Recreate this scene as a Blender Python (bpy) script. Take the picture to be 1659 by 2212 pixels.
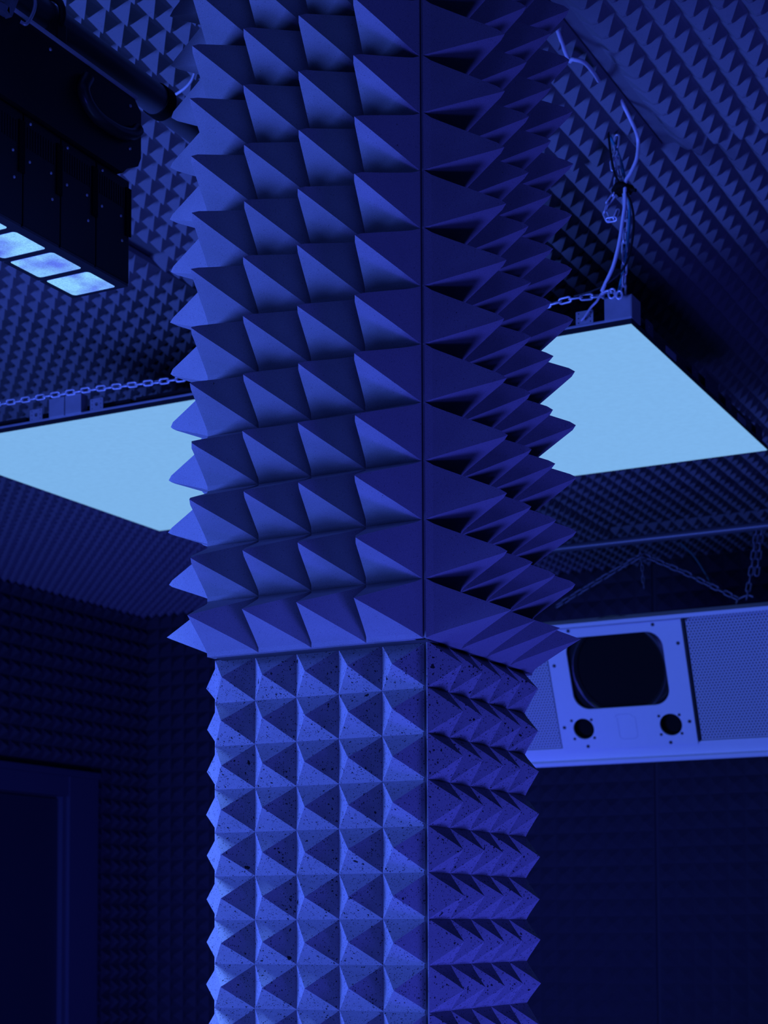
import bpy, bmesh, math, random
from mathutils import Vector, Matrix
random.seed(7)
for o in list(bpy.data.objects): bpy.data.objects.remove(o)
SC = bpy.context.scene
COL = SC.collection

# ------------------------------------------------------------------ camera (shift lens, 60 mm)
FPX, CX, CY, PITCH, ROLL, YAW = 3714.454, 829.84, 1789.2, 0.05764, 0.00398, 0.47952
CAM = Vector((1.50279, -3.09267, 1.6))
cy_, sy_ = math.cos(YAW), math.sin(YAW)
cp, sp = math.cos(PITCH), math.sin(PITCH)
cr, sr = math.cos(ROLL), math.sin(ROLL)
_X = Vector((cy_, sy_, 0)); _Y = Vector((-sy_, cy_, 0)); _Z = Vector((0, 0, 1))
_F = _Y*cp + _Z*sp; _U = -_Y*sp + _Z*cp
XR = _X*cr - _U*sr; UR = _X*sr + _U*cr
cam_d = bpy.data.cameras.new('camera'); cam = bpy.data.objects.new('camera', cam_d); COL.objects.link(cam)
cam.matrix_world = Matrix(((XR.x, UR.x, -_F.x, CAM.x), (XR.y, UR.y, -_F.y, CAM.y), (XR.z, UR.z, -_F.z, CAM.z), (0, 0, 0, 1)))
cam_d.sensor_width = 36; cam_d.sensor_fit = 'AUTO'
cam_d.lens = FPX/2212*36
cam_d.shift_x = -(CX-829.5)/2212; cam_d.shift_y = (CY-1106)/2212
cam_d.clip_start = 0.05; cam_d.clip_end = 60
cam_d.dof.use_dof = True; cam_d.dof.focus_distance = 3.55; cam_d.dof.aperture_fstop = 7.5
SC.camera = cam

# ------------------------------------------------------------------ world, lamps, exposure
SC.view_settings.view_transform = 'Standard'; SC.view_settings.look = 'None'
SC.view_settings.gamma = 1; SC.view_settings.exposure = 0; SC.view_settings.use_curve_mapping = False
W = bpy.data.worlds.new('world'); SC.world = W; W.use_nodes = True
W.node_tree.nodes['Background'].inputs[0].default_value = (0.05, 0.06, 1, 1)
W.node_tree.nodes['Background'].inputs[1].default_value = 0.002

def area(name, loc, target, size, power, color, spread=180):
    l = bpy.data.lights.new(name, 'AREA'); l.shape = 'RECTANGLE'; l.size, l.size_y = size
    l.energy = power; l.color = color; l.spread = math.radians(spread)
    o = bpy.data.objects.new(name, l); COL.objects.link(o); o.location = loc
    o.rotation_euler = (Vector(target)-Vector(loc)).to_track_quat('-Z', 'Y').to_euler()
    return o
area('stage_wash_left', (-3.8, -2.6, 0.8), (-0.3, 0, 2.2), (2.2, 1.2), 400, (0.068, 0.148, 1))
area('floor_wash_right', (1.45, -0.02, 0.12), (0.1, 0.2, 2.2), (1.0, 0.8), 60, (0.062, 0.080, 1))
area('front_fill_low', (0.9, -2.3, 0.15), (0.0, 0, 1.8), (0.8, 0.6), 8, (0.062, 0.075, 1), 110)
area('house_wash_high', (-3.6, -1.6, 2.9), (-0.3, 0, 2.0), (1.2, 0.8), 12, (0.062, 0.13, 1), 70)
area('wash_bar_lamp', (-1.082, -.30, 3.185), (-1.082, -.30, 0), (.11, 1.1), 34, (0.12, 0.27, 1), 58).rotation_euler = (0, 0, 0)
area('rear_fill_low', (-2.2, 1.6, 0.3), (-5.2, 8.4, 1.5), (1.0, 0.6), 44, (0.055, 0.06, 1), 85)  # added unseen fill lamp that lifts the dark rear left walls
def spot(name, loc, target, power, color, angle, blend, radius):
    l = bpy.data.lights.new(name, 'SPOT'); l.energy = power; l.color = color; l.spot_size = math.radians(angle); l.spot_blend = blend; l.shadow_soft_size = radius
    o = bpy.data.objects.new(name, l); COL.objects.link(o); o.location = loc
    o.rotation_euler = (Vector(target)-Vector(loc)).to_track_quat('-Z', 'Y').to_euler()
    return o
spot('far_wash', (2.2, -0.6, 1.0), (-0.6, 5.1, 2.6), 130, (0.085, 0.15, 1), 27, .5, .12)

# ------------------------------------------------------------------ helpers
def ray(u, v): return _F + XR*((u-CX)/FPX) - UR*((v-CY)/FPX)
def at_y(u, v, y): d = ray(u, v); return CAM + d*((y-CAM.y)/d.y)
def at_x(u, v, x): d = ray(u, v); return CAM + d*((x-CAM.x)/d.x)
def at_z(u, v, z): d = ray(u, v); return CAM + d*((z-CAM.z)/d.z)

def tag(o, label=None, cat=None, group=None, kind=None):
    if label: o['label'] = label
    if cat: o['category'] = cat
    if group: o['group'] = group
    if kind: o['kind'] = kind
    return o
def empty(name, loc=(0, 0, 0)):
    o = bpy.data.objects.new(name, None); COL.objects.link(o); o.location = loc; o.empty_display_size = .05
    return o
def link(name, me, mat, parent=None):
    o = bpy.data.objects.new(name, me); COL.objects.link(o)
    if mat: me.materials.append(mat)
    if parent is not None:
        o.parent = parent; o.matrix_parent_inverse = Matrix.Translation(-parent_loc(parent))
    return o
def parent_loc(p):
    v = Vector(p.location)
    q = p.parent
    while q is not None: q = None
    return v if p.type == 'EMPTY' else Vector((0, 0, 0))
def mesh(name, vs, fs):
    me = bpy.data.meshes.new(name); me.from_pydata([tuple(v) for v in vs], [], fs); me.update(); return me

class MB:
    def __init__(s): s.v = []; s.f = []; s.smooth = []
    def add(s, vs, fs, sm=False):
        k = len(s.v); s.v += [Vector(v) for v in vs]; s.f += [tuple(i+k for i in f) for f in fs]; s.smooth += [sm]*len(fs)
    def box(s, a, b, M=None, bev=0.0):
        x0, y0, z0 = a; x1, y1, z1 = b
        if bev > 0:
            bm = bmesh.new(); bmesh.ops.create_cube(bm, size=1)
            for v in bm.verts: v.co = Vector(((x0+x1)/2+v.co.x*(x1-x0), (y0+y1)/2+v.co.y*(y1-y0), (z0+z1)/2+v.co.z*(z1-z0)))
            bmesh.ops.bevel(bm, geom=list(bm.edges), offset=bev, segments=2, affect='EDGES', profile=0.7)
            bm.verts.index_update(); vs = [v.co.copy() for v in bm.verts]; fs = [[v.index for v in f.verts] for f in bm.faces]; bm.free()
        else:
            vs = [Vector(p) for p in ((x0, y0, z0), (x1, y0, z0), (x1, y1, z0), (x0, y1, z0), (x0, y0, z1), (x1, y0, z1), (x1, y1, z1), (x0, y1, z1))]
            fs = [(0, 3, 2, 1), (4, 5, 6, 7), (0, 1, 5, 4), (1, 2, 6, 5), (2, 3, 7, 6), (3, 0, 4, 7)]
        if M: vs = [M(v) for v in vs]
        s.add(vs, fs); return s
    def tube(s, pts, r, n=10, closed=False, cap=True, sm=True):
        pts = [Vector(p) for p in pts]; m = len(pts)
        rs = r if isinstance(r, (list, tuple)) else [r]*m
        ring = []; nrm = None
        for i, p in enumerate(pts):
            if closed: t = (pts[(i+1) % m]-pts[i-1]).normalized()
            else: t = (pts[min(i+1, m-1)]-pts[max(i-1, 0)]).normalized()
            if nrm is None:
                nrm = t.orthogonal().normalized()
            nrm = (nrm - t*nrm.dot(t)).normalized(); b = t.cross(nrm)
            ring.append([p+(nrm*math.cos(2*math.pi*k/n)+b*math.sin(2*math.pi*k/n))*rs[i] for k in range(n)])
        vs = [v for rr in ring for v in rr]; fs = []
        for i in range(m if closed else m-1):
            a = i*n; c = ((i+1) % m)*n
            for k in range(n): fs.append((a+k, a+(k+1) % n, c+(k+1) % n, c+k))
        s.add(vs, fs, sm)
        if cap and not closed:
            s.add(ring[0], [tuple(reversed(range(n)))]); s.add(ring[-1], [tuple(range(n))])
        return s
    def lathe(s, prof, M, n=36, sm=True):
        vs = [M(Vector((r*math.cos(2*math.pi*k/n), r*math.sin(2*math.pi*k/n), z))) for r, z in prof for k in range(n)]
        fs = []
        for i in range(len(prof)-1):
            for k in range(n): fs.append((i*n+k, i*n+(k+1) % n, (i+1)*n+(k+1) % n, (i+1)*n+k))
        s.add(vs, fs, sm); return s
    def build(s, name, mat, parent=None):
        me = mesh(name, s.v, s.f); me.polygons.foreach_set('use_smooth', s.smooth)
        bm = bmesh.new(); bm.from_mesh(me); bmesh.ops.recalc_face_normals(bm, faces=bm.faces); bm.to_mesh(me); bm.free()
        return link(name, me, mat, parent)

def spline(pts, k=6):
    P = [Vector(p) for p in pts]; P = [P[0]*2-P[1]] + P + [P[-1]*2-P[-2]]; out = []
    for i in range(1, len(P)-2):
        for j in range(k):
            t = j/k; a, b, c, d = P[i-1], P[i], P[i+1], P[i+2]
            out.append(.5*((2*b)+(c-a)*t+(2*a-5*b+4*c-d)*t*t+(3*b-a-3*c+d)*t**3))
    out.append(P[-2]); return out

def chain_mesh(pts, pitch=.034, wire=.0035, width=.022):
    """oval links threaded along a polyline, every second link turned by 90 degrees"""
    pts = [Vector(p) for p in pts]; L = [0]
    for a, b in zip(pts, pts[1:]): L.append(L[-1]+(b-a).length)
    def pos(t):
        t = min(max(t, 0), L[-1])
        for i in range(len(pts)-1):
            if t <= L[i+1]: return pts[i].lerp(pts[i+1], (t-L[i])/max(1e-9, L[i+1]-L[i]))
        return pts[-1]
    m = MB(); n = max(1, int(L[-1]/pitch)); ll = pitch+2*wire
    for i in range(n):
        a, b = pos(i*pitch), pos((i+1)*pitch); t = (b-a).normalized(); c = (a+b)/2
        q = t.orthogonal().normalized() if abs(t.z) > .9 else t.cross(Vector((0, 0, 1))).normalized()
        w = t.cross(q)
        ang = (0.55 if i % 2 else 0.55+math.pi/2) + random.uniform(-.18, .18)
        s1 = q*math.cos(ang)+w*math.sin(ang)
        R = width/2-wire; H = ll/2-R; pl = []
        for k in range(9): th = -math.pi/2+math.pi*k/8; pl.append(c+t*(H+R*math.cos(th))+s1*(R*math.sin(th)))
        for k in range(9): th = math.pi/2+math.pi*k/8; pl.append(c+t*(-H+R*math.cos(th))+s1*(R*math.sin(th)))
        m.tube(pl, wire, 7, closed=True)
    return m

def plate(name, outer, holes, M, depth, mat, parent):
    """flat plate with real holes: filled 2D curve, extruded, mapped by M"""
    cu = bpy.data.curves.new(name, 'CURVE'); cu.dimensions = '2D'; cu.fill_mode = 'BOTH'; cu.extrude = depth/2
    for lp in [outer]+holes:
        sp_ = cu.splines.new('POLY'); sp_.points.add(len(lp)-1); sp_.use_cyclic_u = True
        for p, q in zip(sp_.points, lp): p.co = (q[0], q[1], 0, 1)
    ob = bpy.data.objects.new(name, cu); COL.objects.link(ob)
    dg = bpy.context.evaluated_depsgraph_get(); me = bpy.data.meshes.new_from_object(ob.evaluated_get(dg))
    bpy.data.objects.remove(ob)
    for v in me.vertices: v.co = M(v.co)
    me.materials.clear(); me.name = name
    return link(name, me, mat, parent)
def circ(cx, cy, r, n=32): return [(cx+r*math.cos(2*math.pi*k/n), cy+r*math.sin(2*math.pi*k/n)) for k in range(n)]
def rrect(x0, y0, x1, y1, r, n=8):
    out = []
    for cx, cy, a in ((x1-r, y1-r, 0), (x0+r, y1-r, 90), (x0+r, y0+r, 180), (x1-r, y0+r, 270)):
        for k in range(n+1): t = math.radians(a+90*k/n); out.append((cx+r*math.cos(t), cy+r*math.sin(t)))
    return out

# ------------------------------------------------------------------ materials
def nodes(name):
    m = bpy.data.materials.new(name); m.use_nodes = True; nt = m.node_tree
    return m, nt, nt.nodes['Principled BSDF']
def plain(name, col, rough=.5, metal=0.0, spec=.5, vary=.06, scale=30, bump=0.0):
    m, nt, b = nodes(name)
    tc = nt.nodes.new('ShaderNodeTexCoord'); no = nt.nodes.new('ShaderNodeTexNoise'); no.inputs['Scale'].default_value = scale
    no.inputs['Detail'].default_value = 4
    mx = nt.nodes.new('ShaderNodeMix'); mx.data_type = 'RGBA'
    mx.inputs[6].default_value = tuple(c*(1-vary) for c in col)+(1,); mx.inputs[7].default_value = tuple(min(1, c*(1+vary)) for c in col)+(1,)
    nt.links.new(tc.outputs['Object'], no.inputs['Vector']); nt.links.new(no.outputs['Fac'], mx.inputs[0]); nt.links.new(mx.outputs[2], b.inputs['Base Color'])
    b.inputs['Roughness'].default_value = rough; b.inputs['Metallic'].default_value = metal; b.inputs['Specular IOR Level'].default_value = spec
    if bump:
        bp = nt.nodes.new('ShaderNodeBump'); bp.inputs['Strength'].default_value = bump; bp.inputs['Distance'].default_value = .002
        nt.links.new(no.outputs['Fac'], bp.inputs['Height']); nt.links.new(bp.outputs[0], b.inputs['Normal'])
    return m
def foam_mat(name, col, grain=1.0, pits=0.0):
    m, nt, b = nodes(name); N = nt.nodes.new; Lk = nt.links.new
    tc = N('ShaderNodeTexCoord')
    n1 = N('ShaderNodeTexNoise'); n1.inputs['Scale'].default_value = 700; n1.inputs['Detail'].default_value = 3
    n2 = N('ShaderNodeTexNoise'); n2.inputs['Scale'].default_value = 9; n2.inputs['Detail'].default_value = 5
    Lk(tc.outputs['Object'], n1.inputs['Vector']); Lk(tc.outputs['Object'], n2.inputs['Vector'])
    r1 = N('ShaderNodeMapRange'); r1.inputs[1].default_value = .3; r1.inputs[2].default_value = .7
    r1.inputs[3].default_value = 1-.22*grain; r1.inputs[4].default_value = 1+.16*grain; Lk(n1.outputs['Fac'], r1.inputs[0])
    r2 = N('ShaderNodeMapRange'); r2.inputs[1].default_value = .3; r2.inputs[2].default_value = .7
    r2.inputs[3].default_value = .94; r2.inputs[4].default_value = 1.05; Lk(n2.outputs['Fac'], r2.inputs[0])
    mu = N('ShaderNodeMath'); mu.operation = 'MULTIPLY'; Lk(r1.outputs[0], mu.inputs[0]); Lk(r2.outputs[0], mu.inputs[1])
    last = mu.outputs[0]
    def pit(scale, keep, rad, dark, warp):
        nonlocal last
        nw = N('ShaderNodeTexNoise'); nw.inputs['Scale'].default_value = scale*1.7; Lk(tc.outputs['Object'], nw.inputs['Vector'])
        va = N('ShaderNodeVectorMath'); va.operation = 'SCALE'; va.inputs['Scale'].default_value = warp; Lk(nw.outputs['Color'], va.inputs[0])
        ad = N('ShaderNodeVectorMath'); ad.operation = 'ADD'; Lk(tc.outputs['Object'], ad.inputs[0]); Lk(va.outputs[0], ad.inputs[1])
        vo = N('ShaderNodeTexVoronoi'); vo.inputs['Scale'].default_value = scale; Lk(ad.outputs[0], vo.inputs['Vector'])
        sx = N('ShaderNodeSeparateXYZ'); Lk(vo.outputs['Color'], sx.inputs[0])
        g = N('ShaderNodeMath'); g.operation = 'LESS_THAN'; g.inputs[1].default_value = keep; Lk(sx.outputs[0], g.inputs[0])
        rr = N('ShaderNodeMath'); rr.operation = 'MULTIPLY'; rr.inputs[1].default_value = rad; Lk(sx.outputs[1], rr.inputs[0])
        l = N('ShaderNodeMath'); l.operation = 'LESS_THAN'; Lk(vo.outputs['Distance'], l.inputs[0]); Lk(rr.outputs[0], l.inputs[1])
        a = N('ShaderNodeMath'); a.operation = 'MULTIPLY'; Lk(g.outputs[0], a.inputs[0]); Lk(l.outputs[0], a.inputs[1])
        mr = N('ShaderNodeMapRange'); mr.inputs[3].default_value = 1; mr.inputs[4].default_value = dark; Lk(a.outputs[0], mr.inputs[0])
        q = N('ShaderNodeMath'); q.operation = 'MULTIPLY'; Lk(last, q.inputs[0]); Lk(mr.outputs[0], q.inputs[1]); last = q.outputs[0]
    if pits > 0:
        pit(330, .42*pits, .45, .15, .003)
        pit(170, .16*pits, .42, .12, .006)
        pit(60, .035*pits, .34, .10, .014)
    else:
        pit(420, .10, .40, .45, .002)
        pit(60, .02, .12, .3, .002)
    sc = N('ShaderNodeVectorMath'); sc.operation = 'SCALE'; sc.inputs[0].default_value = col; Lk(last, sc.inputs['Scale'])
    Lk(sc.outputs[0], b.inputs['Base Color'])
    b.inputs['Roughness'].default_value = .95; b.inputs['Specular IOR Level'].default_value = .12
    bp = N('ShaderNodeBump'); bp.inputs['Strength'].default_value = .25; bp.inputs['Distance'].default_value = .001
    Lk(last, bp.inputs['Height']); Lk(bp.outputs[0], b.inputs['Normal'])
    return m
def emit(name, col, strength, mottled=0.0, scale=60, streak=False):
    m, nt, b = nodes(name); N = nt.nodes.new; Lk = nt.links.new
    b.inputs['Base Color'].default_value = (.02, .02, .03, 1); b.inputs['Roughness'].default_value = .5
    tc = N('ShaderNodeTexCoord'); no = N('ShaderNodeTexNoise'); no.inputs['Scale'].default_value = scale; no.inputs['Detail'].default_value = 6
    Lk(tc.outputs['Object'], no.inputs['Vector'])
    mr = N('ShaderNodeMapRange'); mr.inputs[1].default_value = .3; mr.inputs[2].default_value = .7
    mr.inputs[3].default_value = 1-mottled; mr.inputs[4].default_value = 1+mottled; Lk(no.outputs['Fac'], mr.inputs[0])
    sc = N('ShaderNodeVectorMath'); sc.operation = 'SCALE'; sc.inputs[0].default_value = col; Lk(mr.outputs[0], sc.inputs['Scale'])
    Lk(sc.outputs[0], b.inputs['Emission Color']); b.inputs['Emission Strength'].default_value = strength
    return m
def perf_mat(name, col, pitch):
    m, nt, b = nodes(name); N = nt.nodes.new; Lk = nt.links.new
    tc = N('ShaderNodeTexCoord'); sx = N('ShaderNodeSeparateXYZ'); Lk(tc.outputs['UV'], sx.inputs[0])
    def lat(off):
        outs = []
        for i, per in ((0, pitch), (1, pitch*1.732)):
            a = N('ShaderNodeMath'); a.operation = 'MULTIPLY_ADD'; a.inputs[1].default_value = 1/per; a.inputs[2].default_value = off; Lk(sx.outputs[i], a.inputs[0])
            f = N('ShaderNodeMath'); f.operation = 'FRACT'; Lk(a.outputs[0], f.inputs[0])
            s = N('ShaderNodeMath'); s.operation = 'SUBTRACT'; s.inputs[1].default_value = .5; Lk(f.outputs[0], s.inputs[0])
            k = N('ShaderNodeMath'); k.operation = 'MULTIPLY'; k.inputs[1].default_value = per/pitch; Lk(s.outputs[0], k.inputs[0])
            p = N('ShaderNodeMath'); p.operation = 'POWER'; p.inputs[1].default_value = 2; 
            ab = N('ShaderNodeMath'); ab.operation = 'ABSOLUTE'; Lk(k.outputs[0], ab.inputs[0]); Lk(ab.outputs[0], p.inputs[0]); outs.append(p.outputs[0])
        s = N('ShaderNodeMath'); s.operation = 'ADD'; Lk(outs[0], s.inputs[0]); Lk(outs[1], s.inputs[1]); return s.outputs[0]
    mn = N('ShaderNodeMath'); mn.operation = 'MINIMUM'; Lk(lat(0), mn.inputs[0]); Lk(lat(.5), mn.inputs[1])
    lt = N('ShaderNodeMath'); lt.operation = 'LESS_THAN'; lt.inputs[1].default_value = .30**2; Lk(mn.outputs[0], lt.inputs[0])
    mx = N('ShaderNodeMix'); mx.data_type = 'RGBA'; mx.inputs[6].default_value = col+(1,); mx.inputs[7].default_value = (.03, .03, .035, 1)
    Lk(lt.outputs[0], mx.inputs[0]); Lk(mx.outputs[2], b.inputs['Base Color']); b.inputs['Roughness'].default_value = .55
    return m

M_FOAM_BIG = foam_mat('pillar_foam_fine', (.31, .31, .32))
M_FOAM_SMALL = foam_mat('pillar_foam_porous', (.34, .34, .35), pits=1.15)
M_FOAM_CEIL = foam_mat('ceiling_foam', (.225, .225, .235), grain=.5)
M_FOAM_WALL = foam_mat('wall_foam_charcoal', (.062, .062, .07), grain=.5)
M_BOARD = plain('dark_backing_board', (.05, .05, .055), .9)
M_CORE = plain('painted_concrete', (.12, .12, .13), .9, bump=.2)
M_FLOOR = plain('dark_floor', (.10, .10, .11), .6, scale=6)
M_BLACK = plain('black_powder_coat', (.012, .012, .014), .45, spec=.4)
M_BLACKSAT = plain('black_satin_handle', (.03, .03, .034), .28, spec=.6)
M_PIPE = plain('dark_painted_pipe', (.10, .10, .11), .36, spec=.7)
M_RUBBER = plain('black_tape', (.006, .006, .006), .8, spec=.15)
M_STEEL_UNLIT = plain('steel_shade_darkened', (.16, .16, .19), .45, metal=.5)  # steel darkened in its colour to stand in for shade above the cabinet
M_STEEL = plain('zinc_steel', (.80, .82, .86), .38, metal=.45, spec=.8)
M_PLATE = plain('galvanised_plate', (.42, .43, .46), .5, metal=.6, vary=.2, scale=25)
M_DULL = plain('dull_grey_metal', (.10, .10, .12), .5, metal=.4)
M_WHITE = plain('white_powder_coat', (.80, .80, .82), .45, vary=.02)
M_WHITE2 = plain('off_white_flange', (.62, .62, .66), .5, vary=.02)
M_PERF = perf_mat('perforated_white_metal', (.60, .60, .63), .0165)
M_CABLE = plain('white_cable_sheath', (.85, .85, .88), .4)
M_TEAL = plain('teal_cable_sheath', (.05, .30, .38), .4)
M_TEAL2 = plain('dark_green_cable_sheath', (.02, .09, .09), .5)
M_BCABLE = plain('black_cable_sheath', (.012, .012, .012), .4)
M_LED = emit('led_panel_glow', (.195, .445, .80), 1.0, .03, 40)
M_LENS = emit('wash_lens_glow', (.20, .42, 1.0), 1.0, .22, 260)
_nt = M_LENS.node_tree; _p = _nt.nodes['Principled BSDF']; _src = _p.inputs['Emission Color'].links[0].from_socket
_n = _nt.nodes.new('ShaderNodeTexNoise'); _n.inputs['Scale'].default_value = 11; _n.inputs['Detail'].default_value = 2
_tc = _nt.nodes.new('ShaderNodeTexCoord'); _nt.links.new(_tc.outputs['Object'], _n.inputs['Vector'])
_r = _nt.nodes.new('ShaderNodeValToRGB'); _r.color_ramp.elements[0].position = .35; _r.color_ramp.elements[1].position = .62
_r.color_ramp.elements[0].color = (.55, .45, .85, 1); _r.color_ramp.elements[1].color = (1.25, 1.45, 1.0, 1)
_nt.links.new(_n.outputs['Fac'], _r.inputs[0])
_m = _nt.nodes.new('ShaderNodeVectorMath'); _m.operation = 'MULTIPLY'; _nt.links.new(_src, _m.inputs[0]); _nt.links.new(_r.outputs[0], _m.inputs[1]); _nt.links.new(_m.outputs[0], _p.inputs['Emission Color'])
M_RIM = plain('lens_bezel', (.25, .25, .30), .3)
M_CONE = plain('loudspeaker_cone', (.004, .004, .005), .6, spec=.2)
M_SURR = plain('loudspeaker_surround', (.02, .02, .022), .2, spec=.8)
M_DOOR = plain('dark_door_leaf', (.035, .04, .055), .5)
M_DFRAME = plain('door_frame_paint', (.075, .08, .11), .45)

# ------------------------------------------------------------------ pyramid foam sheets
def foam_sheet(name, O, U, V, N, nu, nv, pu, pv, h, mat, parent=None, n=8, capu=0, capv=0, e=.04, thick=.015, jit=.0, sharp=(), droop=0.0, label=None, ext=0.0):
    """grid of square pyramids on a slab; O corner of the valley plane, U,V along the sheet, N outwards.
    capu/capv: share of the flank that is rounded off at the tip in each direction (foam is wire-cut)."""
    O, U, V, N = Vector(O), Vector(U), Vector(V), Vector(N)
    den = math.sqrt(1+e*e)-e
    def prof(t, c):
        t = (math.sqrt(t*t+e*e)-e)/den
        if c > 0 and t > 1-c: t = t-(t-(1-c))**2/(2*c)
        return t
    W_, H_ = nu*n+1, nv*n+1
    hs = [[1+random.uniform(-jit, jit) for _ in range(nv)] for _ in range(nu)]
    ds = [[random.uniform(-jit, jit) for _ in range(nv)] for _ in range(nu)]
    cs = [[random.uniform(.55, 1.25) for _ in range(nv)] for _ in range(nu)]
    vs = []
    for j in range(H_):
        cj = min(j//n, nv-1); b = j/n-cj; tb = 1-2*abs(b-.5)
        for i in range(W_):
            ci = min(i//n, nu-1); a = i/n-ci; ta = 1-2*abs(a-.5)
            cv = 0 if cj in sharp else capv*cs[ci][cj]; cu_ = 0 if cj in sharp else capu*cs[ci][cj]
            f = min(prof(ta, cu_), prof(tb, cv))
            hh = h*(hs[ci][cj] if 0 < a < 1 or 0 < b < 1 else 1)
            xu = i/n*pu-(ext*(1-2*a) if ci == 0 and a < .5 else 0)
            vs.append(O+U*xu+V*(j/n*pv)+N*(f*hh)+V*(ds[ci][cj]*pv*1.2*f*f-droop*f*f))
    fs = []
    hn = n/2
    for j in range(H_-1):
        for i in range(W_-1):
            a, b, c, d = j*W_+i, j*W_+i+1, (j+1)*W_+i+1, (j+1)*W_+i
            if ((i % n) < hn) == ((j % n) < hn): fs += [(a, b, c), (a, c, d)]
            else: fs += [(a, b, d), (b, c, d)]
    # slab sides and back
    k = len(vs); E_ = U*ext; ct = [O-E_, O+U*(nu*pu), O+U*(nu*pu)+V*(nv*pv), O-E_+V*(nv*pv)]
    vs += ct+[p-N*thick for p in ct]
    fs += [(k, k+1, k+5, k+4), (k+1, k+2, k+6, k+5), (k+2, k+3, k+7, k+6), (k+3, k, k+4, k+7), (k+4, k+5, k+6, k+7)]
    me = mesh(name, vs, fs)
    bm = bmesh.new(); bm.from_mesh(me); bmesh.ops.remove_doubles(bm, verts=bm.verts, dist=1e-6); bmesh.ops.recalc_face_normals(bm, faces=bm.faces); bm.to_mesh(me); bm.free()
    o = link(name, me, mat, parent)
    if label: o['label'] = label
    return o

# ------------------------------------------------------------------ room
X0, X1, Y0, Y1, ZC = -6.69, 4.6, -6.2, 8.43, 4.205
Z0 = 2.175                       # joint between the two foam types on the pillar
tag(MB().box((X0-.1, Y0-.1, -.12), (X1+.1, Y1+.1, 0)).build('floor', M_FLOOR), kind='structure')
ceil = tag(MB().box((X0-.1, Y0-.1, ZC), (X1+.1, Y1+.1, ZC+.12)).build('ceiling', M_CORE), kind='structure')
wb = tag(MB().box((X0-.1, Y1, 0), (X1+.1, Y1+.12, ZC)).build('wall_back', M_BOARD), kind='structure')
wl = tag(MB().box((X0-.12, Y0-.1, 0), (X0, Y1, ZC)).build('wall_left', M_BOARD), kind='structure')
wr = tag(MB().box((X1, Y0-.1, 0), (X1+.12, Y1, ZC)).build('wall_right', M_FOAM_WALL), kind='structure')
wf = tag(MB().box((X0, Y0-.12, 0), (X1, Y0, ZC)).build('wall_front', M_FOAM_WALL), kind='structure')
# ceiling foam (pyramids hang down), in fields divided by the visible seams
HC = .054
def cfield(x0, x1, y0, y1, tipx, tipy, px, py, h, z, **k):
    i0 = round((x0-(tipx-px/2))/px); ox = tipx-px/2+i0*px; nx = max(1, round((x1-ox)/px))
    j0 = round((y0-(tipy-py/2))/py); oy = tipy-py/2+j0*py; ny = max(1, round((y1-oy)/py))
    return foam_sheet('foam_sheet', (ox, oy, z), (1, 0, 0), (0, 1, 0), (0, 0, -1), nx, ny, px, py, h, M_FOAM_CEIL, ceil, jit=.035, **k)
ZT = 4.14
cfield(-2.2, -.26, -.9, 2.31, -1.395, .679, .0855, .0866, HC, ZT+HC, n=8, capv=.12, e=.04, thick=.014)
cfield(-.18, 1.6, -.9, 2.31, -.138, 1.291, .0838, .089, HC, ZT+HC, n=12, capu=.0, capv=.36, e=.10, thick=.014, ext=.022)
MB().box((-.234, -.9, ZT+HC-.001), (-.1799, 2.3, ZT+HC+.01)).build('foam_margin', M_FOAM_CEIL, ceil)
cfield(-2.27, 1.6, 2.281, 7.3, -.214, 2.327, .089, .0914, HC+.004, ZT+HC+.004, n=6, capv=.25, e=.07, thick=.014)
cfield(-6.68, -2.28, -.9, 8.42, -3.12, 2.741, .0862, .0862, HC, ZT+HC-.022, n=6, capv=.12, e=.04, thick=.02)
cfield(-2.27, 1.6, 7.42, 8.40, -.2, 7.463, .0862, .0862, .045, ZC-.012, n=4, thick=.005)
# wall foam
PW, PZ = .1235, .1185
sx = -2.337
zr = at_y(1420, 1684.7, 8.41).z; zr0 = zr-PZ*math.floor((zr-.05)/PZ)
nzr = math.ceil((4.16-zr0)/PZ)
nl = math.ceil((sx-.012-(X0+.01))/PW)
foam_sheet('foam_sheet', (sx-.012-nl*PW, 8.415, zr0), (1, 0, 0), (0, 0, 1), (0, -1, 0), nl, nzr, PW, PZ, .05, M_FOAM_WALL, wb, n=4, thick=.01, jit=.03)
foam_sheet('foam_sheet', (sx+.012, 8.415, zr0+.006), (1, 0, 0), (0, 0, 1), (0, -1, 0), int((1.4-sx)/PW), nzr, PW, PZ, .05, M_FOAM_WALL, wb, n=4, thick=.01, jit=.03)
DY1, DZ1 = 7.69, 2.775           # outer edge of the door surround
npy = math.ceil((8.41-DY1)/PW)
foam_sheet('foam_sheet', (X0+.014, DY1+.01, zr0), (0, 1, 0), (0, 0, 1), (1, 0, 0), npy, nzr, PW, PZ, .05, M_FOAM_WALL, wl, n=4, thick=.01, jit=.03)
k0 = math.ceil((DZ1-zr0)/PZ)
nyl = int((DY1+.01-3.4)/PW)
foam_sheet('foam_sheet', (X0+.014, DY1+.01-nyl*PW, zr0+k0*PZ), (0, 1, 0), (0, 0, 1), (1, 0, 0), nyl, nzr-k0, PW, PZ, .05, M_FOAM_WALL, wl, n=4, thick=.01, jit=.03)
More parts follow.
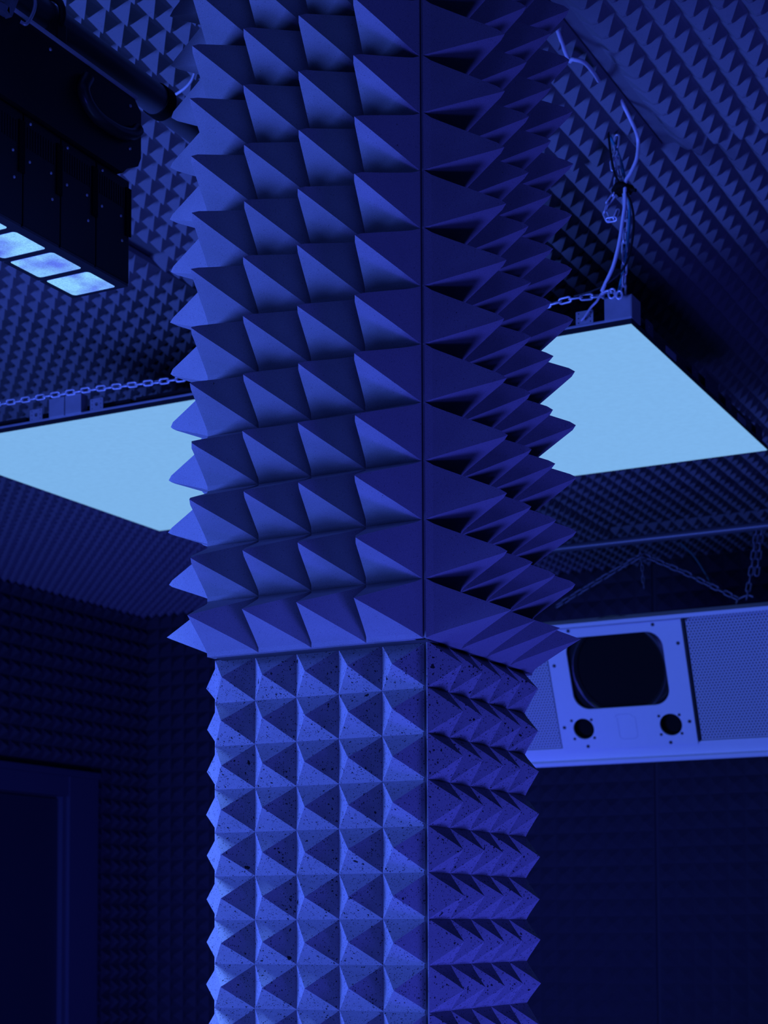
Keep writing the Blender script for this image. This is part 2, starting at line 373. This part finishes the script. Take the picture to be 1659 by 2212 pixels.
# door surround in the left wall
d = tag(empty('door_1', (X0, 6.5, 0)), kind='structure')
m = MB()
m.box((X0, 7.33, 0), (X0+.09, DY1, DZ1-.02), bev=.006); m.box((X0, 5.2, 2.60), (X0+.085, 7.33, DZ1-.02), bev=.006)
m.build('door_frame', M_DFRAME, d)
MB().box((X0, 5.2, DZ1-.02), (X0+.10, DY1+.02, DZ1+.03), bev=.006).build('head_trim', M_DFRAME, d)
MB().box((X0, 7.28, 0), (X0+.06, 7.33, 2.60), bev=.006).build('door_stop', M_DFRAME, d)
MB().box((X0+.002, 5.2, 0), (X0+.02, 7.28, 2.58)).build('door_leaf', M_DOOR, d)

# ------------------------------------------------------------------ the pillar
P = tag(empty('foam_clad_pillar', (-.26, .25, 0)), 'square pillar clad in long foam pyramids above and short porous foam pyramids below', 'pillar')
MB().box((-.500, .014, 0), (-.014, .50, ZC)).build('pillar_core', M_CORE, P)
VS, HS, nS = .09301, .0541, 23
zb = Z0-nS*VS
A = dict(n=8, e=.025, thick=.014, jit=.022, capv=0, capu=0)
def lbl(s): return s
foam_sheet('short_pyramid_panel', (-.5141, 0, zb), (1, 0, 0), (0, 0, 1), (0, -1, 0), 5, nS, .1014, VS, HS, M_FOAM_SMALL, P, label='short porous foam pyramids on the lower left face', **A)
foam_sheet('short_pyramid_panel', (0, -.0115, zb), (0, 1, 0), (0, 0, 1), (1, 0, 0), 5, nS, .1, VS, HS, M_FOAM_SMALL, P, label='short porous foam pyramids on the lower right face', ext=.001, **dict(A, thick=.002))
foam_sheet('short_pyramid_panel', (-.514, .512, zb), (0, -1, 0), (0, 0, 1), (-1, 0, 0), 5, nS, .1, VS, HS+.008, M_FOAM_SMALL, P, **A)
foam_sheet('short_pyramid_panel', (-.014, .514, zb), (-1, 0, 0), (0, 0, 1), (0, 1, 0), 5, nS, .1, VS, HS, M_FOAM_SMALL, P, **A)
VB, WB, nB = .11896, .12757, 16
B = dict(n=16, e=.07, thick=.03, jit=.02, capv=.11, capu=.03, sharp=(0,))
foam_sheet('long_pyramid_panel', (.0072-4*WB, -.047, Z0), (1, 0, 0), (0, 0, 1), (0, -1, 0), 4, nB, WB, VB, .1700, M_FOAM_BIG, P, label='long foam pyramids on the upper left face', **B)
foam_sheet('long_pyramid_panel', (.0145, -.0095, Z0), (0, 1, 0), (0, 0, 1), (1, 0, 0), 4, nB, WB, VB, .1420, M_FOAM_BIG, P, label='long foam pyramids on the upper right face', ext=.0375, **dict(B, thick=.004))
foam_sheet('long_pyramid_panel', (.0112-4*WB-.022, .50, Z0+.01), (0, -1, 0), (0, 0, 1), (-1, 0, 0), 4, nB, WB, VB, .1580, M_FOAM_BIG, P, **B)
foam_sheet('long_pyramid_panel', (.0, .535, Z0), (-1, 0, 0), (0, 0, 1), (0, 1, 0), 4, nB, WB, VB, .1580, M_FOAM_BIG, P, **B)
# edge of the right-hand boards showing as a strip along the near corner
MB().box((-.014, -.004, zb), (-.0035, .45, Z0-.002)).build('backing_board', M_BOARD, P)
MB().box((-.015, -.040, Z0), (.0105, .5, Z0+nB*VB)).build('backing_board', M_BOARD, P)
MB().box((-.49, -.030, Z0-.003), (.010, .02, Z0+.0)).build('support_ledge', M_BOARD, P)

# ------------------------------------------------------------------ LED ceiling panel
LX0, LX1, LY0, LY1, LZ = -3.275, -.290, 2.09, 3.74, 3.53
L = tag(empty('led_ceiling_panel', ((LX0+LX1)/2, (LY0+LY1)/2, LZ)), 'large glowing pale blue rectangular LED panel hanging on chains below the foam ceiling', 'light panel')
MB().box((LX0, LY0, LZ), (LX1, LY1, LZ+.006)).build('screen', M_LED, L)
MB().box((LX0-.003, LY0-.003, LZ+.004), (LX1+.003, LY1+.003, LZ+.021), bev=.002).build('frame', M_BLACK, L)
MB().box((LX0-.004, LY0-.006, LZ+.021), (LX1+.004, LY0+.01, LZ+.029), bev=.002).build('edge_rail', M_PLATE, L)
m = MB()
nmod = 6; mw = (LX1-LX0)/nmod
for i in range(nmod):
    m.box((LX0+i*mw+.012, LY0+.05, LZ+.021), (LX0+(i+1)*mw-.012, LY1-.05, LZ+.07), bev=.004)
m.build('module_backs', M_BLACK, L)
def plate_w_holes(u0, u1, z0, z1, y=LY0-.004):
    w, hh = u1-u0, z1-z0
    holes = [circ(w*.5, hh*.5, min(w, hh)*.16, 14)]+[circ(w*a, hh*b, min(w, hh)*.055, 8) for a in (.16, .84) for b in (.15, .5, .85)]
    return plate('mounting_plate', rrect(0, 0, w, hh, .003), holes, lambda c: Vector((u0+c.x, y+c.z, z0+c.y)), .003, M_PLATE, L)
for a in (-2.726, -2.438, -.477, -1.9, -1.1): plate_w_holes(a, a+.060, LZ+.028, LZ+.072)
MB().box((-2.629, LY0-.012, LZ+.026), (-2.556, LY0+.03, LZ+.099), bev=.003).box((-2.552, LY0-.012, LZ+.026), (-2.476, LY0+.03, LZ+.102), bev=.003).build('junction_box', M_PLATE, L)
# folded steel bracket round the near right corner
m = MB()
m.box((-.376, LY0-.012, LZ+.023), (-.284, LY0-.008, LZ+.098), bev=.0015)
m.box((-.288, LY0-.012, LZ+.021), (-.283, LY0+.075, LZ+.098), bev=.0015)
m.box((-.376, LY0-.012, LZ+.094), (-.284, LY0+.075, LZ+.098), bev=.0015)
m.build('corner_bracket', M_PLATE, L)
for y0, y1, z1 in ((2.235, 2.30, .066), (2.74, 2.80, .06), (2.90, 3.05, .082), (3.16, 3.22, .07), (3.42, 3.50, .06), (3.58, 3.66, .07)):
    MB().box((LX1-.002, y0, LZ+.021), (LX1+.004, y1, LZ+z1), bev=.002).lathe([(.004, .004), (.004, .007), (0, .007)], lambda v, y=y0, z=z1: Vector((LX1+v.z, (y+.02)+v.x, LZ+z*.7+v.y)), 10).build('side_bracket', M_DULL, L)
for y0 in (2.43, 3.30):
    MB().box((LX1+.003, y0, LZ+.012), (LX1+.006, y0+.11, LZ+.036), bev=.001).build('clip', M_PLATE, L)

def chain(pts, label, mat=None, **k):
    o = chain_mesh(pts, **k).build('chain', mat or M_STEEL); return tag(o, label, 'chain')
cyy = LY0-.016
pts = spline([(-3.26, cyy, LZ+.135), (-2.879, cyy, LZ+.116), (-2.45, cyy, LZ+.107), (-1.98, cyy, LZ+.082), (-1.3, cyy, LZ+.07), (-.9, cyy, LZ+.085), (-.574, cyy, LZ+.109), (-.468, cyy, LZ+.115), (-.345, cyy+.03, LZ+.112)], 8)
chain(pts, 'slack horizontal steel chain lying along the near edge of the LED panel', pitch=.036, wire=.0034, width=.024)
cx_, cyv = -.318, 2.10
def av(u, v): return at_y(u, v, cyv)
chain([av(1346, 641), av(1348, 610), av(1349, 560), av(1349, 500), av(1353, 450), av(1346, 405), av(1334, 350), av(1330, 320), av(1334, 285)], 'vertical steel chain holding the near right corner of the LED panel', pitch=.036, wire=.0036, width=.024)
loop = spline([av(1336, 335), av(1328, 350), av(1330, 372), av(1338, 395), av(1330, 428), av(1313, 452), av(1313, 470), av(1325, 486), av(1336, 472), av(1342, 452)], 5)
chain([p+Vector((-.0, -.022, 0)) for p in loop], 'looped slack end of chain bunched beside the black tie', pitch=.030, wire=.0030, width=.020)
tag(MB().tube(spline([av(1262, 700)+Vector((0, -.03, 0)), at_y(1264, 683, 2.07), at_y(1277, 664, 2.07), at_y(1290, 650, 2.07), at_y(1300, 634, 2.07), at_y(1318, 628, 2.07), at_y(1332, 640, 2.07)], 6), .0042, 8).build('wire_sling', M_STEEL), 'short twisted steel wire sling looped over the panel corner', 'wire sling')
m = MB()
for u, v, r in ((1322, 634, .012), (1338, 637, .010)):
    c = at_y(u, v, 2.055); m.tube([c+Vector((r*math.cos(t), 0, 1.3*r*math.sin(t))) for t in [2*math.pi*k/14 for k in range(14)]], .0035, 7, closed=True)
tag(m.build('shackle', M_STEEL), 'small steel shackle at the near right corner of the LED panel', 'shackle')
# cables beside the vertical chain
def cable(pts, r, mat, label):
    return tag(MB().tube(spline(pts, 8), r, 9).build('cable', mat), label, 'cable')
yc = cyv-.035
def ac(u, v, y=yc): return at_y(u, v, y)
zs = ZT+.075
V_ = lambda y: Vector((-.257, y, ZT+HC+.0072))
seam = [V_(1.0), V_(1.2), V_(1.32), at_z(1226, 124, 4.14), at_z(1238, 128, 4.128), at_z(1262, 135, 4.125), at_z(1283, 158, 4.14), at_z(1294, 175, 4.175), V_(1.72), V_(1.80), V_(1.88)]
cable(seam+[at_z(1366, 266, 4.14), ac(1378, 300), ac(1376, 340), ac(1363, 372), ac(1351, 395), ac(1350, 440), ac(1345, 477), ac(1338, 523), ac(1325, 574), ac(1307, 614), ac(1300, 630)], .0062, M_CABLE, 'white cable running out of the ceiling seam and down to the LED panel')
cable([ac(1312, 284, cyv), ac(1328, 315, cyv), ac(1343, 355, cyv), ac(1351, 395, cyv), ac(1358, 430, cyv), ac(1360, 470, cyv), ac(1356, 520, cyv), ac(1345, 590, cyv), ac(1334, 640, cyv)], .0048, M_TEAL, 'teal cable dropping from the ceiling beside the vertical chain')
cable([ac(1314, 284), ac(1319, 330), ac(1328, 375), ac(1345, 405), ac(1362, 435), ac(1369, 480), ac(1362, 540), ac(1345, 582), ac(1312, 612), ac(1280, 628), ac(1240, 640)], .0040, M_BCABLE, 'thin black cable bowing out right of the vertical chain')
c = ac(1345, 409, cyv-.01)
m = MB(); m.tube([c+Vector((.026*math.cos(t), .03*math.sin(t), .004*math.sin(3*t))) for t in [2*math.pi*k/20 for k in range(20)]], .0105, 8, closed=True)
m.tube([c+Vector((.02, -.01, -.005)), c+Vector((.036, -.014, -.014)), c+Vector((.05, -.016, -.02))], .006, 7)
m.box((c.x-.022, c.y-.025, c.z-.014), (c.x+.022, c.y+.025, c.z+.014), bev=.005)
tag(m.build('velcro_tie', M_RUBBER), 'black tie strap bundling the cables and chain', 'tie')

# ------------------------------------------------------------------ pipe and strip light, upper left
px_, pz_, pr = -1.083, 3.800, .040
T = tag(empty('ceiling_pipe', (px_, .5, pz_)), 'thick black pipe running under the ceiling at the upper left behind the strip light', 'pipe')
MB().tube([(px_, -2.2, pz_), (px_, 1.0, pz_)], pr, 40).build('pipe_tube', M_PIPE, T)
yj = at_x(344, 215, px_).y
MB().tube([(px_, yj-.018, pz_), (px_, yj+.018, pz_)], pr+.004, 40).build('collar', M_RUBBER, T)
MB().tube([(px_, 1.0, pz_), (px_, 3.0, pz_)], pr-.003, 40).build('pipe_tail', M_PIPE, T)

FX0, FX1, FZ = -1.164, -.990, 3.200
yend = .336; mod = .1365; nm = 9
S = tag(empty('wash_light_bar', ((FX0+FX1)/2, yend-nm*mod/2, FZ)), 'long black strip light with a row of glowing blue lenses under it, upper left', 'stage light')
top1 = at_x(278, 392, FX1).z; top2 = at_x(300, 232, FX1).z
for i in range(nm):
    y1 = yend-i*mod; y0 = y1-mod+.004
    b = MB().box((FX0, y0, FZ), (FX1, y1, top1), bev=.004)
    b = b.build('module_body', M_BLACK, S)
    # bezel with a rounded opening, lens set into it
    w0, w1 = FX0+.012, FX1-.026
    plate('bezel', rrect(FX0+.001, y0, FX1-.001, y1, .004), [rrect(w0, y0+.004, w1, y1-.010, .012)], lambda c: Vector((c.x, c.y, FZ-.003+c.z)), .006, M_BLACKSAT, S)
    lens = MB(); o0 = rrect(w0, y0+.004, w1, y1-.010, .012); i0 = rrect(w0+.002, y0+.006, w1-.003, y1-.012, .010); nn = len(o0)
    lens.add([(x, y, FZ-.005) for x, y in i0], [tuple(range(nn))])
    l_ = lens.build('lens', M_LENS, S)
    rim = MB(); rim.add([(x, y, FZ-.001) for x, y in o0]+[(x, y, FZ-.006) for x, y in i0], [(k, (k+1) % nn, nn+(k+1) % nn, nn+k) for k in range(nn)])
    rim.build('lens_rim', M_RIM, l_)
    g = MB()
    for k in range(12):
        yy = y0+.012+k*.0095; g.box((FX1-.001, yy, top1-.075), (FX1+.0015, yy+.004, top1-.025))
    g.build('vent_grille', M_BLACK, S)
    g = MB()
    g.box((FX1-.0005, y1-.016, FZ+.12), (FX1+.004, y1+.004, top1-.02)); g.build('joint_cover', M_RUBBER, S)
    for yy, zz in ((y0+.02, top1-.105), (y1-.035, top1-.10), (y0+.022, top1-.015), (y1-.03, FZ+.10)):
        MB().lathe([(.0035, -.001), (.0035, .002), (.0015, .0025), (0, .001)], lambda v, a=yy, b2=zz: Vector((FX1+v.z, a+v.x, b2+v.y)), 12).build('screw', M_STEEL, S)
yL = yend-nm*mod
# upper casing with chamfered end
y2 = at_x(305, 250, FX1+.012).y
prof = [(yL, top1+.004), (y2-.075, top1+.004), (y2-.058, top1+.022), (y2-.012, top1+.045), (y2, top1+.07), (y2, top2-.02), (y2-.03, top2+.005), (yL, top2+.005)]
c = MB(); n_ = len(prof); xa, xb = FX0+.0, FX1+.012
c.add([(xa, y, z) for y, z in prof]+[(xb, y, z) for y, z in prof], [tuple(range(n_)), tuple(range(2*n_-1, n_-1, -1))]+[(k, (k+1) % n_, n_+(k+1) % n_, n_+k) for k in range(n_)])
c.build('upper_casing', M_BLACK, S)
MB().box((xb-.004, yL, top2+.004), (xb+.006, y2-.02, top2+.012), bev=.002).build('pale_top_strip', M_WHITE, S)  # pale strip along the top edge of the casing
# recessed round grip on the casing
g = MB(); cz = (top1+top2)/2
gp = [at_x(u, v, xb+.012) for u, v in ((190, 168), (180, 188), (182, 205), (192, 228), (210, 252), (236, 272), (262, 286), (286, 290), (298, 280))]
g.tube(spline(gp, 6), .016, 14); g.build('grip', M_BLACKSAT, S)
for q in ((108, 107), (281, 229), (280, 321)):
    w = at_x(q[0], q[1], xb)
    MB().lathe([(.004, -.001), (.004, .003), (0, .004)], lambda v, w=w: Vector((xb+v.z, w.y+v.x, w.z+v.y)), 12).build('screw', M_STEEL, S)
for yy in (-.15, .12):
    m = MB(); m.box((px_-.05, yy-.02, top2), (px_+.05, yy+.02, pz_-.02), bev=.004)
    m.tube([(px_+(.052)*math.cos(t), yy, pz_+(.052)*math.sin(t)) for t in [2*math.pi*k/24 for k in range(24)]], .009, 8, closed=True)
    m.build('pipe_clamp', M_BLACK, S)
# square steel arm and wire at the very top left
p0 = at_x(-25, 3, FX1+.03); p1 = at_x(14, 26, FX1+.03); p2 = at_x(32, -14, FX1+.03)
def sqbar(m, a, b, w):
    d_ = (b-a).normalized(); s_ = Vector((1, 0, 0)); t_ = d_.cross(s_).normalized()
    vs = [q+s_*(i*w)+t_*(j*w) for q in (a, b) for i, j in ((-1, -1), (1, -1), (1, 1), (-1, 1))]
    m.add(vs, [(0, 1, 2, 3), (7, 6, 5, 4), (0, 4, 5, 1), (1, 5, 6, 2), (2, 6, 7, 3), (3, 7, 4, 0)]); return m
m = MB(); sqbar(m, p0, p1, .009); sqbar(m, p1-Vector((0, 0, .006)), p2, .009)
tag(m.build('steel_hook_bracket', M_PLATE), 'bent grey steel bracket at the top left edge above the strip light', 'bracket')
tag(MB().tube(spline([at_x(66, -20, FX1+.03), at_x(75, -2, FX1+.03), at_x(75, 16, FX1+.03), at_x(68, 36, FX1+.03), at_x(56, 52, FX1+.028), at_x(44, 47, FX1+.02)], 8), .0042, 9).build('safety_cable', M_STEEL), 'thin steel safety cable looping round the black pipe at top left', 'safety cable')
cable([at_y(362, 214, .98), at_y(378, 205, .98), at_y(400, 190, .98), at_y(415, 172, .98), at_y(424, 145, .98), at_y(432, 112, .98), at_y(438, 84, .98), at_z(444, 50, 4.16)], .0042, M_CABLE, 'short white cable curving up from the black pipe behind the pillar')

# ------------------------------------------------------------------ loudspeaker cabinet with its own local frame
PF = Vector((-1.048, 5.107, 3.138)); DN = Vector((0, .443, -1)).normalized(); NO = Vector((0, -1, -.443)).normalized()
def lay(x, s, d=0.0): return PF+Vector((1, 0, 0))*x+DN*s+NO*d
def layv(v): return lay(v.x, v.y, v.z)
XL, XRt = -1.55, 1.2
K = tag(empty('loudspeaker_cabinet', lay(-.4, .74, -.2)), 'long white loudspeaker cabinet tilted downwards with perforated panels, hanging in front of the back wall', 'loudspeaker')
pr_ = [(.0, -.055), (.742, -.055), (.742, -.34), (.17, -.42)]
m = MB(); m.add([lay(x, a, b) for x in (XL, XRt) for a, b in pr_], [(0, 1, 2, 3), (7, 6, 5, 4), (0, 4, 5, 1), (1, 5, 6, 2), (2, 6, 7, 3), (3, 7, 4, 0)])
m.build('enclosure', M_WHITE2, K)
MB().box((XL, -.020, -.06), (XRt, .002, .030), layv, bev=.004).build('top_flange', M_WHITE, K)
MB().box((XL, .655, -.06), (XRt, .728, -.004), layv, bev=.004).box((XL, .722, -.06), (XRt, .744, .030), layv, bev=.005).build('bottom_flange', M_WHITE, K)
MX0, MX1, MS0, MS1 = -.782, -.049, .010, .667
holes = [rrect(-.677, .060, -.158, .447, .085, 10), circ(-.648, .551, .057), circ(-.176, .556, .059)]
plate('baffle_plate', [(MX0, MS0), (MX1, MS0), (MX1, MS1), (MX0, MS1)], holes, layv, .012, M_WHITE, K)
def grille(x0, x1):
    vs = [lay(x0, .012, -.012), lay(x1, .012, -.012), lay(x1, .652, -.012), lay(x0, .652, -.012)]
    vs += [v-NO*.003 for v in vs]
    me = mesh('perforated_grille', vs, [(3, 2, 1, 0), (4, 5, 6, 7), (0, 1, 5, 4), (1, 2, 6, 5), (2, 3, 7, 6), (3, 0, 4, 7)])
    uv = me.uv_layers.new(name='UVMap'); co = [(x0, 0), (x1, 0), (x1, .64), (x0, .64)]*2
    for lp in me.loops: uv.data[lp.index].uv = co[lp.vertex_index]
    return link('perforated_grille', me, M_PERF, K)
grille(XL+.01, MX0-.012); grille(MX1+.018, XRt-.01)
MB().box((MX1+.004, .008, -.03), (MX1+.011, .660, -.004), layv).build('gap_strip', M_BLACK, K)
# woofer: basket, surround, cone
w = MB(); wc = (-.4175, .2535)
Mw = lambda v: lay(wc[0]+v.x, wc[1]+v.y, v.z)
w = MB(); w.lathe([(.235, -.045), (.205, -.095), (.10, -.17), (.07, -.19), (.06, -.175), (.0, -.165)], Mw, 48); wf_ = w.build('woofer_cone', M_CONE, K)
s_ = MB(); s_.lathe([(.285, -.03), (.262, -.022), (.250, -.016), (.238, -.022), (.228, -.04)], Mw, 48); s_.build('cone_surround', M_SURR, wf_)
MB().box((MX0+.02, .03, -.05), (MX1-.02, MS1-.02, -.046), layv).build('inner_board', M_RUBBER, K)
for a, b_, r in ((-.648, .551, .057), (-.176, .556, .059)):
    MB().lathe([(r+.001, -.006), (r-.004, -.03), (r-.006, -.045)], lambda v, a=a, b_=b_: lay(a+v.x, b_+v.y, v.z), 32).build('port', M_RUBBER, K)
scr = [(-.646, .022), (-.195, .027), (-.078, .133), (-.076, .544), (-.19, .65), (-.639, .647), (-.753, .537),
       (-.708, .502), (-.598, .503), (-.596, .602), (-.706, .602), (-.233, .506), (-.125, .506), (-.124, .605), (-.234, .605), (-.02, .008), (-.753, .2)]
for i, (a, b_) in enumerate(scr):
    r = .009 if i < 7 or i > 14 else .0075
    MB().lathe([(r, .004), (r, .008), (0, .008)], lambda v, a=a, b_=b_: lay(a+v.x, b_+v.y, v.z), 14).build('screw', M_BLACKSAT, K)
hd = rrect(-.458, .482, -.357, .620, .025)
plate('badge_outline', hd, [rrect(-.4545, .4855, -.3605, .6165, .022)], lambda v: lay(v.x+(-.012 if v.y < .5 else .0), v.y, .0065+v.z), .002, M_WHITE2, K)

Yp = 5.207
tag(MB().tube([(-2.4, Yp, 3.570), (1.4, Yp, 3.570)], .021, 24).build('rigging_pipe', M_PIPE), 'thin dark horizontal pipe spanning above the white loudspeaker cabinet', 'pipe')
def ap(u, v): return at_y(u, v, Yp)
eyeL = ap(1236, 1285); eyeR = ap(1604, 1293)
chain([ap(1387, 1199), ap(1330, 1232), ap(1280, 1262), ap(1240, 1286), ap(1190, 1318)], 'chain running down left from the rigging pipe to the loudspeaker', mat=M_STEEL_UNLIT, pitch=.040, wire=.0045, width=.030)
chain([ap(1389, 1199), ap(1430, 1216), ap(1480, 1237), ap(1530, 1262), ap(1575, 1284), ap(1603, 1298)], 'chain running down right from the rigging pipe to the loudspeaker hook', mat=M_STEEL_UNLIT, pitch=.040, wire=.0045, width=.030)
chain([p+Vector((0, -.035, 0)) for p in (ap(1387, 1186), ap(1388, 1200), ap(1392, 1225), ap(1394, 1255), ap(1397, 1282))], 'short loose chain end dangling straight down from the pipe above the loudspeaker', mat=M_STEEL_UNLIT, pitch=.030, wire=.003, width=.018)
m = MB()
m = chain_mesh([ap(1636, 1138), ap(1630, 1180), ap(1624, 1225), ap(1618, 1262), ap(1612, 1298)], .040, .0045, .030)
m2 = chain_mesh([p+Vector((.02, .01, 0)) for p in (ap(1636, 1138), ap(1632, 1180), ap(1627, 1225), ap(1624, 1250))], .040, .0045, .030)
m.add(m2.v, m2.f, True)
tag(m.build('chain', M_STEEL_UNLIT), 'doubled chain hanging from the rigging pipe at the right edge of the photo', 'chain')
h0 = ap(1606, 1300)
tag(MB().tube(spline([h0+Vector((.05, 0, .02)), h0+Vector((.02, 0, .03)), h0+Vector((-.03, 0, .01)), h0+Vector((-.03, 0, -.03)), h0+Vector((.0, 0, -.05)), h0+Vector((.01, 0, -.085))], 8), .006, 9).build('steel_hook', M_STEEL_UNLIT), 'steel hook on top of the loudspeaker cabinet below the chains', 'hook')
cable([ap(1462, 1168)+Vector((0, .06, 0)), ap(1490, 1195)+Vector((0, .06, 0)), ap(1512, 1228)+Vector((0, .06, 0)), ap(1530, 1260)+Vector((0, .06, 0))], .0045, M_TEAL2, 'greenish cable slanting down behind the chains from the rigging pipe')
